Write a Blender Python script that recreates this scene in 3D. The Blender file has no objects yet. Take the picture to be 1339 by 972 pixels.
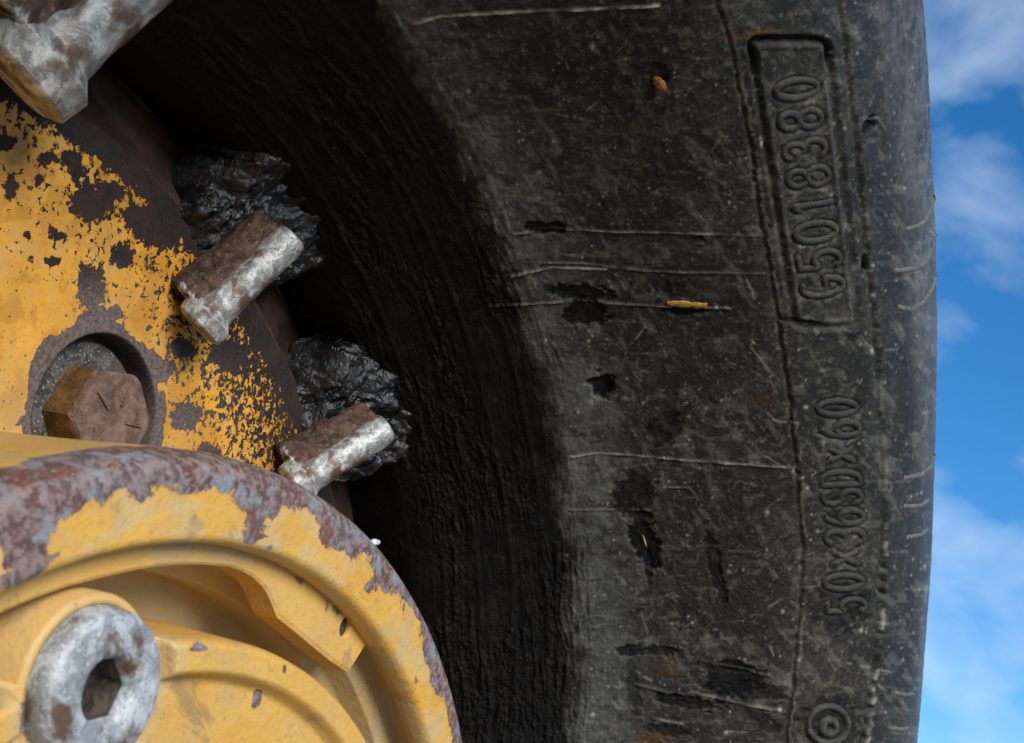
import bpy, math, random
import numpy as np
from mathutils import Matrix, Vector

# ------------------------------------------------------------------ camera, world, sun
SC = bpy.context.scene
S = 0.37                      # metres per wheel unit (tyre outer radius 1.75 units = 0.65 m)
ZC = 1.75 * S                 # height of the wheel centre above the ground
PW, PH, FPX = 1339.0, 972.0, 1846.576
ROT = np.array([[0.3925484, -0.3798905, -0.8376096],
                [-0.8849274, 0.0921555, -0.4565204],
                [0.2506181, 0.9204300, -0.3000000]])
CAM = np.array([-0.95503, -0.66029, 0.33790])      # in wheel units, wheel centre = origin, +Y into the wheel

cd = bpy.data.cameras.new('camera')
cam = bpy.data.objects.new('camera', cd)
SC.collection.objects.link(cam)
cd.sensor_fit = 'HORIZONTAL'; cd.sensor_width = 36.0; cd.lens = FPX / PW * 36.0
cd.clip_start = 0.02; cd.clip_end = 5000
m = Matrix([list(ROT[0]) + [CAM[0] * S], list(ROT[1]) + [CAM[1] * S], list(ROT[2]) + [CAM[2] * S + ZC], [0, 0, 0, 1]])
cam.matrix_world = m
cd.dof.use_dof = True; cd.dof.focus_distance = 0.62; cd.dof.aperture_fstop = 30.0
SC.camera = cam

SUN_DIR = Vector((-0.50, -0.78, 0.40)).normalized()
sun_el = math.asin(SUN_DIR.z); sun_az = math.atan2(SUN_DIR.x, SUN_DIR.y)
W = bpy.data.worlds.new('World'); SC.world = W; W.use_nodes = True
wn = W.node_tree.nodes; wl = W.node_tree.links; wn.clear()
wo = wn.new('ShaderNodeOutputWorld'); wb = wn.new('ShaderNodeBackground')
sk = wn.new('ShaderNodeTexSky'); sk.sky_type = 'NISHITA'; sk.sun_disc = False
sk.sun_elevation = sun_el; sk.sun_rotation = sun_az
sk.altitude = 300; sk.air_density = 1.0; sk.dust_density = 0.0; sk.ozone_density = 5.0
tc = wn.new('ShaderNodeTexCoord')
mp = wn.new('ShaderNodeMapping'); mp.inputs['Scale'].default_value = (1.0, 1.0, 1.5)
mp.inputs['Rotation'].default_value = (0.5, 0.35, 0.9)
nz = wn.new('ShaderNodeTexNoise'); nz.inputs['Scale'].default_value = 10.0; nz.inputs['Detail'].default_value = 5.0
nz.inputs['Roughness'].default_value = 0.5; nz.inputs['Distortion'].default_value = 0.3
rp = wn.new('ShaderNodeValToRGB'); rp.color_ramp.elements[0].position = 0.44; rp.color_ramp.elements[1].position = 0.76
rp.color_ramp.elements[0].color = (0, 0, 0, 1); rp.color_ramp.elements[1].color = (1, 1, 1, 1)
mx = wn.new('ShaderNodeMix'); mx.data_type = 'RGBA'
mx.inputs['B'].default_value = (6.6, 7.8, 9.2, 1)
ms = wn.new('ShaderNodeMath'); ms.operation = 'MULTIPLY'; ms.inputs[1].default_value = 0.46
hs = wn.new('ShaderNodeHueSaturation'); hs.inputs['Saturation'].default_value = 1.22; hs.inputs['Value'].default_value = 1.22
wl.new(tc.outputs['Generated'], mp.inputs['Vector']); wl.new(mp.outputs['Vector'], nz.inputs['Vector'])
wl.new(nz.outputs['Fac'], rp.inputs['Fac']); wl.new(rp.outputs['Color'], ms.inputs[0]); wl.new(ms.outputs[0], mx.inputs['Factor'])
wl.new(sk.outputs['Color'], hs.inputs['Color']); wl.new(hs.outputs['Color'], mx.inputs['A'])
wl.new(mx.outputs['Result'], wb.inputs['Color']); wb.inputs['Strength'].default_value = 0.11
wl.new(wb.outputs['Background'], wo.inputs['Surface'])

sd = bpy.data.lights.new('sun', 'SUN'); sd.energy = 3.6; sd.angle = math.radians(28); sd.color = (1.0, 0.95, 0.88)
so = bpy.data.objects.new('sun', sd); SC.collection.objects.link(so)
so.rotation_euler = SUN_DIR.to_track_quat('Z', 'Y').to_euler(); so.location = (-3, -4, 4)

SC.view_settings.view_transform = 'Standard'; SC.view_settings.look = 'None'
SC.view_settings.exposure = 0.25; SC.view_settings.gamma = 1.0; SC.view_settings.use_curve_mapping = False

# ------------------------------------------------------------------ numeric helpers
rng = np.random.default_rng(7)
def project(P):                                    # wheel units -> photo pixels
    Q = (P - CAM) @ ROT
    z = np.minimum(Q[..., 2], -1e-4)
    return PW / 2 + FPX * Q[..., 0] / -z, PH / 2 - FPX * Q[..., 1] / -z
def ray(px, py):
    v = np.stack([(np.asarray(px, float) - PW / 2) / FPX, -(np.asarray(py, float) - PH / 2) / FPX, -np.ones(np.shape(px))], -1)
    return v @ ROT.T
def on_plane(px, py, d):                           # point of the plane y = d seen at a pixel
    r = ray(px, py); t = (d - CAM[1]) / r[..., 1]
    return CAM + r * t[..., None]
def polar(px, py, d):
    p = on_plane(np.array([px]), np.array([py]), d)[0]
    return math.hypot(p[0], p[2]), math.atan2(p[2], p[0])
def _hash(ix, iy, seed):
    n = (ix.astype(np.int64) * 374761393 + iy.astype(np.int64) * 668265263 + seed * 1274126177) & 0x7fffffff
    n = ((n ^ (n >> 13)) * 1274126177) & 0x7fffffff
    n = n ^ (n >> 16)
    return (n & 0xffff) / 65535.0
def vnoise(x, y, seed=0):
    ix = np.floor(x); iy = np.floor(y); fx = x - ix; fy = y - iy
    fx = fx * fx * fx * (fx * (fx * 6 - 15) + 10); fy = fy * fy * fy * (fy * (fy * 6 - 15) + 10)
    ix = ix.astype(np.int64); iy = iy.astype(np.int64)
    a = _hash(ix, iy, seed); b = _hash(ix + 1, iy, seed); c = _hash(ix, iy + 1, seed); d = _hash(ix + 1, iy + 1, seed)
    return (a * (1 - fx) + b * fx) * (1 - fy) + (c * (1 - fx) + d * fx) * fy
def fbm(x, y, seed=0, o=4, g=0.5):
    s = 0; a = 1.0; t = 0
    for k in range(o):
        s = s + a * vnoise(x * 2 ** k + 17.3 * k, y * 2 ** k + 9.1 * k, seed + k); t += a; a *= g
    return s / t
def sstep(a, b, x):
    t = np.clip((x - a) / (b - a), 0, 1); return t * t * (3 - 2 * t)
def seg_dist(px, py, pts):
    best = np.full(px.shape, 1e9)
    for (x0, y0), (x1, y1) in zip(pts[:-1], pts[1:]):
        dx, dy = x1 - x0, y1 - y0; L = dx * dx + dy * dy + 1e-9
        t = np.clip(((px - x0) * dx + (py - y0) * dy) / L, 0, 1)
        best = np.minimum(best, np.hypot(px - x0 - t * dx, py - y0 - t * dy))
    return best
def catmull(K, n):
    K = np.array(K, float); K = np.vstack([2 * K[0] - K[1], K, 2 * K[-1] - K[-2]])
    out = []
    for i in range(1, len(K) - 2):
        p0, p1, p2, p3 = K[i - 1], K[i], K[i + 1], K[i + 2]
        for t in np.linspace(0, 1, n, endpoint=False):
            out.append(.5 * (2 * p1 + (p2 - p0) * t + (2 * p0 - 5 * p1 + 4 * p2 - p3) * t * t + (-p0 + 3 * p1 - 3 * p2 + p3) * t ** 3))
    out.append(K[-2]); return np.array(out)

# ------------------------------------------------------------------ object helpers
COL = SC.collection
def mesh_obj(name, V, F, mat, parent=None, smooth=True, attrs=None):
    V = np.asarray(V, np.float32) * S
    me = bpy.data.meshes.new(name)
    F = np.asarray(F, np.int32) if not isinstance(F, list) else F
    if isinstance(F, np.ndarray):
        k = F.shape[1]
        me.vertices.add(len(V)); me.vertices.foreach_set('co', V.ravel())
        me.loops.add(F.size); me.loops.foreach_set('vertex_index', F.ravel())
        me.polygons.add(len(F)); me.polygons.foreach_set('loop_start', np.arange(0, F.size, k, dtype=np.int32))
        me.update(calc_edges=True)
    else:
        me.from_pydata([tuple(v) for v in V.tolist()], [], F); me.update()
    me.polygons.foreach_set('use_smooth', np.full(len(me.polygons), bool(smooth)))
    for k, v in (attrs or {}).items():
        a = me.attributes.new(k, 'FLOAT', 'POINT'); a.data.foreach_set('value', np.asarray(v, np.float32).ravel())
    me.materials.append(mat)
    o = bpy.data.objects.new(name, me); COL.objects.link(o)
    if parent is not None:
        o.parent = parent
        if parent.type == 'EMPTY': o.location = (0, 0, ZC)
    return o
def grid_faces(nr, nc, wrap=False):
    i = np.arange(nr - 1)[:, None]; j = np.arange(nc if wrap else nc - 1)[None, :]
    j2 = (j + 1) % nc
    a = i * nc + j; b = i * nc + j2; c = (i + 1) * nc + j2; d = (i + 1) * nc + j
    return np.stack([a, b, c, d], -1).reshape(-1, 4)
def lathe_pts(prof, phi):
    prof = np.asarray(prof)
    r = prof[:, 0][:, None]; d = prof[:, 1][:, None]
    return np.stack([r * np.cos(phi), d + 0 * phi, r * np.sin(phi)], -1)
def phis(lo, hi, nd, nc):                          # dense between lo..hi degrees, coarse elsewhere
    a = np.linspace(lo, hi, nd, endpoint=False); b = np.linspace(hi, lo + 360, nc, endpoint=False)
    return np.radians(np.concatenate([a, b]))[None, :]
def empty(name, label, cat):
    e = bpy.data.objects.new(name, None); COL.objects.link(e); e['label'] = label; e['category'] = cat
    return e

# ------------------------------------------------------------------ materials
class NT:
    def __init__(s, name):
        s.m = bpy.data.materials.new(name); s.m.use_nodes = True
        s.t = s.m.node_tree; s.b = s.t.nodes['Principled BSDF']
        s.co = s.t.nodes.new('ShaderNodeTexCoord').outputs['Object']
    def n(s, typ, **kw):
        n = s.t.nodes.new(typ)
        for k, v in kw.items(): setattr(n, k, v)
        return n
    def link(s, a, b): s.t.links.new(a, b)
    def put(s, sock, v):
        if isinstance(v, bpy.types.NodeSocket): s.link(v, sock)
        else: sock.default_value = v
    def noise(s, scale, detail=4, rough=.5, dist=0., vec=None, stretch=None):
        v = vec or s.co
        if stretch:
            mp = s.n('ShaderNodeMapping'); mp.inputs['Scale'].default_value = stretch; s.link(v, mp.inputs['Vector']); v = mp.outputs['Vector']
        n = s.n('ShaderNodeTexNoise'); s.link(v, n.inputs['Vector'])
        for k, q in (('Scale', scale), ('Detail', detail), ('Roughness', rough), ('Distortion', dist)): n.inputs[k].default_value = q
        return n.outputs['Fac']
    def voro(s, scale, feature='F1', vec=None):
        n = s.n('ShaderNodeTexVoronoi', feature=feature); s.link(vec or s.co, n.inputs['Vector']); n.inputs['Scale'].default_value = scale
        return n.outputs['Distance']
    def attr(s, name): return s.n('ShaderNodeAttribute', attribute_name=name).outputs['Fac']
    def ma(s, op, a, b=0., c=0., clamp=False):
        n = s.n('ShaderNodeMath', operation=op); n.use_clamp = clamp
        s.put(n.inputs[0], a); s.put(n.inputs[1], b)
        if op in ('MULTIPLY_ADD', 'SMOOTH_MIN'): s.put(n.inputs[2], c)
        return n.outputs[0]
    def ss(s, v, a, b, lo=0., hi=1.):
        n = s.n('ShaderNodeMapRange', interpolation_type='SMOOTHSTEP')
        s.put(n.inputs['Value'], v); s.put(n.inputs['From Min'], a); s.put(n.inputs['From Max'], b)
        n.inputs['To Min'].default_value = lo; n.inputs['To Max'].default_value = hi
        return n.outputs['Result']
    def mix(s, f, a, b):
        n = s.n('ShaderNodeMix', data_type='RGBA'); s.put(n.inputs['Factor'], f)
        for k, v in (('A', a), ('B', b)):
            if isinstance(v, tuple) and len(v) == 3: v = v + (1.,)
            s.put(n.inputs[k], v)
        return n.outputs['Result']
    def bump(s, h, dist, strength=1., prev=None):
        n = s.n('ShaderNodeBump'); s.link(h, n.inputs['Height']); n.inputs['Distance'].default_value = dist; n.inputs['Strength'].default_value = strength
        if prev is not None: s.link(prev, n.inputs['Normal'])
        return n.outputs['Normal']
    def out(s, color=None, rough=None, normal=None, metal=None, spec=None):
        for k, v in (('Base Color', color), ('Roughness', rough), ('Normal', normal), ('Metallic', metal), ('Specular IOR Level', spec)):
            if v is None: continue
            if isinstance(v, tuple) and len(v) == 3: v = v + (1.,)
            s.put(s.b.inputs[k], v)
        return s.m

def mat_rubber():
    s = NT('rubber'); oil = s.attr('oil'); dust = s.attr('dust'); stain_shade = s.attr('stain_shade'); rust = s.attr('rusty'); sd = s.attr('film_sheen'); shl = s.attr('shine')
    n1 = s.noise(22, 6, .62, .6); n2 = s.noise(95, 6, .68, 1.0); n3 = s.noise(420, 4, .62, .5); n6 = s.noise(240, 6, .72, 1.6); n7 = s.noise(48, 6, .7, 1.2)
    c = s.mix(s.ss(n1, .42, .58), (.0098, .0088, .0070), (.0180, .0160, .0120))
    c = s.mix(s.ma('MULTIPLY', s.ss(n7, .52, .64), .50), c, (.040, .035, .025))
    c = s.mix(s.ma('MULTIPLY', s.ma('MULTIPLY', s.ss(n2, .50, .62), s.ss(n1, .44, .56)), .60), c, (.068, .060, .044))
    c = s.mix(s.ma('MULTIPLY', s.ss(n6, .56, .66), .38), c, (.080, .071, .052))
    c = s.mix(s.ma('MULTIPLY', s.ss(n6, .46, .36), .75), c, (.007, .0066, .006))
    c = s.mix(s.ma('MULTIPLY', s.ss(n2, .45, .34), .6), c, (.008, .0075, .007))
    c = s.mix(s.ma('MULTIPLY', s.ss(n3, .63, .71), .4), c, (.17, .16, .13))
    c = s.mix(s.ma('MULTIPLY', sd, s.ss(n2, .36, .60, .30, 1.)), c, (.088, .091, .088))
    c = s.mix(dust, c, (.38, .36, .30))
    c = s.mix(rust, c, (.085, .036, .009))
    wet_shade = s.ma('MAXIMUM', s.ma('MULTIPLY', oil, s.ss(n2, .36, .62, 1., .90)), stain_shade)
    c = s.mix(s.ma('MULTIPLY', wet_shade, .94), c, (.0032, .0032, .0038))
    n4 = s.noise(800, 5, .7); n5 = s.noise(2400, 2, .5)
    r = s.ma('ADD', s.ss(n2, .40, .60, .46, .70), s.ma('MULTIPLY', wet_shade, -.12)); r = s.ma('SUBTRACT', r, s.ma('MULTIPLY', shl, .20))
    b = s.bump(n4, .0007, .7); b = s.bump(n5, .00025, .6, b); b = s.bump(n6, .0012, .45, b); b = s.bump(n2, .0016, .3, b)
    sp = s.ma('ADD', s.ss(wet_shade, 0., 1., .34, .13), s.ma('MULTIPLY', shl, .45))
    return s.out(c, r, b, spec=sp)

def mat_crust():
    s = NT('tar_crust')
    n1 = s.noise(150, 5, .6, .6); n2 = s.noise(620, 4, .65, .3); n3 = s.noise(60, 4, .6, .4)
    c = s.mix(s.ss(n1, .48, .62), (.0035, .0035, .0042), (.016, .017, .019))
    c = s.mix(s.ma('MULTIPLY', s.ss(n2, .52, .62), s.ss(n3, .50, .60)), c, (.085, .086, .088))
    b = s.bump(n1, .004, .5); b = s.bump(n2, .0010, .5, b)
    return s.out(c, s.ss(n3, .42, .58, .20, .50), b, spec=.6)

def mat_rust(name='rust', lo=(.030, .016, .011), hi=(.14, .075, .048), sc=1.):
    s = NT(name)
    n1 = s.noise(110 * sc, 6, .65, .4); n2 = s.noise(700 * sc, 4, .7); n3 = s.noise(30 * sc, 3)
    c = s.mix(s.ss(n1, .35, .7), lo, hi)
    c = s.mix(s.ma('MULTIPLY', s.ss(n2, .55, .75), .6), c, (hi[0] * 1.7, hi[1] * 1.7, hi[2] * 1.6))
    c = s.mix(s.ss(n3, .58, .72, 0., .5), c, (.012, .010, .010))
    b = s.bump(n1, .0016, .6); b = s.bump(n2, .0006, .8, b)
    return s.out(c, .82, b, spec=.25)

def mat_paint_disc():
    s = NT('worn_yellow_paint_disc'); wear = s.attr('wear'); gry = s.attr('grey')
    n0 = s.noise(26, 4, .55, .3); n1 = s.noise(250, 5, .60, .5); n2 = s.noise(620, 4, .6, .3); n3 = s.noise(1300, 3, .6)
    v = s.ma('ADD', s.ma('MULTIPLY', n1, .70), s.ma('MULTIPLY', n2, .30))
    chip = s.ma('ADD', v, s.ma('MULTIPLY', wear, 1.0))
    mask = s.ss(chip, .625, .640)
    tiny = s.ss(s.ma('ADD', n2, s.ma('MULTIPLY', n0, .15)), .745, .765)
    sp2 = s.ss(s.ma('ADD', s.noise(420, 3, .55, .4), s.ma('MULTIPLY', wear, .95)), .60, .615)
    mask = s.ma('MAXIMUM', s.ma('MAXIMUM', mask, tiny), sp2)
    halo = s.ss(chip, .575, .632)
    n8 = s.noise(70, 5, .6, .4)
    p = s.mix(s.ss(n0, .4, .6), (.55, .275, .045), (.66, .32, .032))
    p = s.mix(s.ma('MULTIPLY', s.ss(n8, .50, .60), .6), p, (.43, .19, .018))
    p = s.mix(s.ma('MULTIPLY', s.ss(n8, .47, .38), .45), p, (.55, .34, .12))
    p = s.mix(s.ma('MULTIPLY', s.ss(n1, .48, .62), .35), p, (.46, .25, .075))
    p = s.mix(s.ma('MULTIPLY', s.ss(n3, .56, .66), .45), p, (.32, .15, .03))
    p = s.mix(s.ma('MULTIPLY', halo, .8), p, (.42, .135, .010))
    film_sheen = s.attr('film_sheen')
    p = s.mix(s.ma('MULTIPLY', film_sheen, s.ss(n0, .3, .7, .5, .9)), p, (.40, .27, .12))
    r_ = s.mix(s.ss(n2, .35, .7), (.010, .0062, .0056), (.026, .0155, .0125))
    r_ = s.mix(s.ss(n8, .47, .57, 0., .7), r_, (.034, .016, .010))
    r_ = s.mix(s.ss(n3, .57, .68, 0., .5), r_, (.075, .060, .052))
    r_ = s.mix(gry, r_, s.mix(s.ss(n2, .35, .65), (.075, .055, .050), (.155, .115, .10)))
    c = s.mix(mask, p, r_)
    hgt = s.ma('SUBTRACT', 1., mask)
    b = s.bump(n0, .003, .25); b = s.bump(n3, .0004, .35, b); b = s.bump(hgt, .0009, 1., b)
    rg = s.ma('ADD', s.ma('MULTIPLY', mask, .34), .46)
    return s.out(c, rg, b, spec=.4)

def mat_paint_hub(name='worn_yellow_paint_hub', base=.0, fine=1.):
    s = NT(name); wear = s.attr('wear')
    n0 = s.noise(22 * fine, 4, .55, .3); n1 = s.noise(62 * fine, 6, .60, .35); n2 = s.noise(300, 4, .65, .3); n3 = s.noise(900, 3, .6)
    v = s.ma('ADD', s.ma('ADD', n1, s.ma('MULTIPLY', s.ma('SUBTRACT', n2, .5), .16)), wear)
    mask = s.ss(v, .66 + base, .675 + base)
    p = s.mix(s.ss(n0, .3, .7), (.60, .33, .062), (.66, .375, .070))
    p = s.mix(s.ma('MULTIPLY', s.ss(n2, .5, .8), .35), p, (.50, .29, .09))
    n7 = s.noise(40, 5, .65, .5)
    p = s.mix(s.ma('MULTIPLY', s.ss(n7, .50, .62), .6), p, (.47, .31, .135))
    p = s.mix(s.ma('MULTIPLY', s.ss(n7, .47, .37), .6), p, (.62, .30, .030))
    p = s.mix(s.ma('MULTIPLY', s.ss(s.noise(260, 6, .72, 1.), .55, .66), .5), p, (.30, .17, .065))
    p = s.mix(s.ma('MULTIPLY', s.ss(s.noise(34, 6, .7, .8), .565, .64), .6), p, (.20, .125, .07))
    p = s.mix(s.ma('MULTIPLY', s.ss(v, .60 + base, .66 + base), .5), p, (.46, .22, .04))
    dirt_lift = s.attr('dirt_lift')
    p = s.mix(s.ma('MULTIPLY', dirt_lift, s.ss(n1, .2, .7, .55, 1.)), p, (.52, .40, .22))
    r_ = s.mix(s.ss(n2, .42, .60), (.10, .050, .040), (.24, .165, .150))
    r_ = s.mix(s.ss(n7, .46, .56, 0., .8), r_, s.mix(s.ss(n2, .42, .58), (.105, .085, .085), (.22, .18, .175)))
    r_ = s.mix(s.ma('MULTIPLY', s.ss(s.noise(90, 5, .6, .5), .55, .62), .75), r_, (.22, .25, .285))
    r_ = s.mix(s.ss(s.noise(75, 5, .65, .6), .44, .36, 0., .85), r_, (.15, .052, .030))
    r_ = s.mix(s.ss(n3, .55, .68, 0., .4), r_, (.36, .31, .29))
    c = s.mix(mask, p, r_)
    b = s.bump(n3, .0004, .6); b = s.bump(n2, .0009, .5, b); b = s.bump(n1, .002, .25, b); b = s.bump(s.ma('SUBTRACT', 1., mask), .0007, 1., b)
    return s.out(c, s.ma('ADD', s.ma('MULTIPLY', mask, .24), .48), b, spec=.4)

def mat_zinc(name, lo, hi, metal=.35, rough=.5, rusty=.0):
    s = NT(name)
    n1 = s.noise(160, 6, .65, .6); n2 = s.noise(900, 3, .6); n3 = s.noise(60, 4, .6, .3)
    c = s.mix(s.ss(n1, .42, .60), lo, hi)
    c = s.mix(s.ss(n2, .58, .68, 0., .5), c, (.80, .81, .80))
    c = s.mix(s.ss(s.noise(330, 6, .7, 1.), .45, .36, 0., .7), c, (.10, .085, .070))
    if rusty: c = s.mix(s.ss(n3, .55 - rusty * .15, .66), c, (.12, .072, .045))
    b = s.bump(n1, .0012, .45); b = s.bump(n2, .0004, .5, b)
    return s.out(c, s.ss(n1, .3, .7, rough - .1, rough + .14), b, metal=metal)

def mat_lug():
    s = NT('rusty_lug'); z = s.attr('zinc')
    n1 = s.noise(130, 6, .65, .5); n2 = s.noise(650, 4, .7); n3 = s.noise(45, 3)
    c = s.mix(s.ss(n1, .35, .68), (.030, .016, .012), (.115, .068, .048))
    c = s.mix(s.ma('MULTIPLY', s.ss(n2, .52, .72), .6), c, (.26, .19, .15))
    m_ = s.ss(s.ma('ADD', z, s.ma('MULTIPLY', s.ma('SUBTRACT', n1, .5), .9)), .48, .60)
    zc = s.mix(s.ss(n2, .35, .68), (.20, .20, .205), (.66, .66, .64))
    c = s.mix(m_, c, zc)
    b = s.bump(n1, .0022, .7); b = s.bump(n2, .0008, .8, b)
    return s.out(c, s.ma('SUBTRACT', .85, s.ma('MULTIPLY', m_, .3)), b, metal=s.ma('MULTIPLY', m_, .25), spec=.3)

def mat_web():
    s = NT('dark_web')
    n1 = s.noise(40, 5, .6, .3); n2 = s.noise(700, 3, .6); n3 = s.noise(200, 4, .6)
    c = s.mix(s.ss(n1, .35, .65), (.022, .0125, .010), (.062, .030, .021))
    c = s.mix(s.ma('MULTIPLY', s.ss(n3, .5, .62), .55), c, (.022, .020, .018))
    c = s.mix(s.ss(n2, .62, .72, 0., .35), c, (.10, .085, .07))
    return s.out(c, s.ss(n1, .3, .7, .42, .6), s.bump(n2, .0003, .5), spec=.5)
M = dict(rubber=mat_rubber(), crust=mat_crust(), disc=mat_paint_disc(), hub=mat_paint_hub(),
         rust=mat_rust('brown_rust', (.050, .028, .022), (.17, .10, .075)),
         darkrust=mat_web(),
         bolt=mat_rust('bolt_rust', (.085, .050, .040), (.24, .15, .115)),
         boltside=mat_rust('bolt_side_rust', (.07, .038, .012), (.20, .10, .028)),
         zinc=mat_zinc('zinc_stud', (.24, .245, .24), (.54, .55, .54), .30, .50, .2),
         plug=mat_zinc('plug_metal', (.28, .295, .30), (.50, .525, .53), .25, .55, .2),
         washer=mat_zinc('washer_metal', (.045, .042, .036), (.12, .115, .095), .3, .6, .3),
         lug=mat_lug(), hole_shade=mat_rust('painted_hole_shade', (.020, .016, .012), (.10, .085, .06)))  # last one: dark colour standing in for shade inside holes

# ------------------------------------------------------------------ ground
def build_ground():
    s = NT('packed_dirt')
    n1 = s.noise(1.3, 6, .6); n2 = s.noise(24, 5, .65); n3 = s.noise(160, 3, .6)
    c = s.mix(s.ss(n1, .35, .65), (.20, .155, .11), (.29, .235, .175))
    c = s.mix(s.ss(n2, .5, .75, 0., .6), c, (.13, .105, .08))
    c = s.mix(s.ss(n3, .6, .72, 0., .5), c, (.38, .34, .28))
    b = s.bump(n2, .02, .5); b = s.bump(n3, .006, .6, b)
    mt = s.out(c, .9, b, spec=.2)
    n = 141
    t = np.linspace(-1, 1, n); t = np.sign(t) * np.abs(t) ** 3.2 * 2500
    X, Y = np.meshgrid(t, t)
    h = (fbm(X * .9, Y * .9, 5, 4) - .5) * .10
    rr = np.hypot(X, Y); h = h * sstep(.5, 3., rr) - .002 + sstep(60, 900, rr) * 0
    V = np.stack([X, Y, h], -1).reshape(-1, 3) / S
    g = mesh_obj('ground', V, grid_faces(n, n), mt)
    g['kind'] = 'structure'
build_ground()

# ------------------------------------------------------------------ the wheel
wheel = empty('loader_wheel', 'big black tyre on a worn yellow wheel with chipped hub and rusty radial lugs', 'wheel')

# --- tyre profile (radius, depth): bead lip, dished side wall, shoulder, tread, back
K1 = [(1.00, .66), (.972, .48), (.955, .36), (.957, .30), (.995, .212), (1.039, .118), (1.09, .010), (1.14, -.100), (1.174, -.156),
      (1.23, -.208), (1.282, -.241), (1.38, -.262), (1.50, -.262), (1.60, -.245), (1.665, -.215), (1.71, -.160), (1.735, -.09), (1.748, .0)]
FINE = catmull(K1, 60)
ARC = np.concatenate([[0], np.cumsum(np.hypot(*np.diff(FINE, axis=0).T))])
mono = FINE[60 * 3:]                              # r strictly grows from here on
def surf_d(r): return np.interp(r, mono[:, 0], mono[:, 1])
def hit_tyre(px, py):                             # first point of the side wall seen at each pixel
    px = np.atleast_1d(np.asarray(px, float)); py = np.atleast_1d(np.asarray(py, float))
    r = ray(px, py); ts = np.linspace(.3, 3.2, 900)
    P = CAM + r[:, None, :] * ts[None, :, None]
    f = P[..., 1] - surf_d(np.hypot(P[..., 0], P[..., 2]))
    ok = (f[:, 1:] > 0) & (f[:, :-1] <= 0) & (np.hypot(P[:, 1:, 0], P[:, 1:, 2]) > .95)
    ok &= np.hypot(P[:, 1:, 0], P[:, 1:, 2]) < 1.69
    miss = ~ok.any(1)
    if miss.any():                                # a ray just past the outline: step back onto the rubber
        return hit_tyre(px - 1.5 * miss, py)
    i = np.argmax(ok, 1); k = np.arange(len(px))
    t0 = ts[i]; f0 = f[k, i]; f1 = f[k, i + 1]
    t = t0 + (ts[1] - ts[0]) * (-f0) / (f1 - f0 + 1e-12)
    p = CAM + r * t[:, None]
    rr = np.hypot(p[:, 0], p[:, 2]); e = 1e-3
    sl = (surf_d(rr + e) - surf_d(rr - e)) / (2 * e)
    nrm = np.stack([sl * p[:, 0] / rr, -np.ones(len(rr)), sl * p[:, 2] / rr], -1)
    nrm /= np.linalg.norm(nrm, axis=1)[:, None]
    return p, nrm

G1 = [(925, -60), (939, 0), (959, 61), (973, 137), (985, 199), (997, 292), (1009, 353), (1018, 408), (1025, 455), (1035, 526), (1043, 603), (1048, 679), (1051, 720), (1050, 761), (1046, 822), (1038, 899), (1031, 963), (1020, 1030)]
G2 = [(1092, -60), (1099, 0), (1110, 92), (1119, 159), (1127, 250), (1131, 276), (1138, 359), (1143, 398), (1147, 460), (1151, 526), (1156, 597), (1157, 664), (1156, 719), (1155, 761), (1151, 813), (1146, 868), (1139, 929), (1132, 969), (1122, 1030)]
OIL = [(480, -60), (530, 60), (600, 200), (680, 400), (735, 600), (752, 800), (752, 972), (748, 1040)]
def curve_x(c, py): c = np.array(c); return np.interp(py, c[:, 1], c[:, 0])
MOULD = [([(540, 31), (575, 22), (640, 17), (700, 14), (780, 12), (830, 10), (862, 7)], 1.9, 1.0),
         ([(672, 306), (720, 300), (800, 304), (880, 305), (990, 309)], 1.0, .5),
         ([(668, 361), (690, 356), (722, 350), (760, 352), (792, 353)], 1.5, .8),
         ([(705, 344), (760, 345), (840, 355), (905, 357), (1000, 358)], .9, .4),
         ([(640, 400), (690, 398), (735, 395), (800, 397), (862, 401), (955, 404)], 1.2, .45),
         ([(748, 598), (780, 593), (830, 596), (905, 603), (1040, 613)], 1.1, .5),
         ([(745, 667), (790, 667), (850, 668)], .8, .3), ([(870, 637), (900, 638), (908, 648)], .9, .5),
         ([(930, 868), (975, 877), (1005, 884)], 1.6, .35), ([(900, 905), (945, 914), (975, 922), (1020, 930)], 1.8, .3), ([(855, 940), (892, 947)], 1.8, .5),
         ([(830, 895), (870, 905), (930, 915)], 1.5, .1)]
def blob(px, py, cx, cy, rx, ry, seed, wob=.35, soft=.22, ang=0.):
    c, s_ = math.cos(ang), math.sin(ang)
    dx = px - cx; dy = py - cy
    u = (dx * c + dy * s_) / rx; v = (-dx * s_ + dy * c) / ry
    q = np.hypot(u, v) + (fbm(px * .09 + seed * 3.1, py * .12, seed, 4, .6) - .5) * 2.2 * wob
    return sstep(1 + soft, 1 - soft, q)

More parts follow.
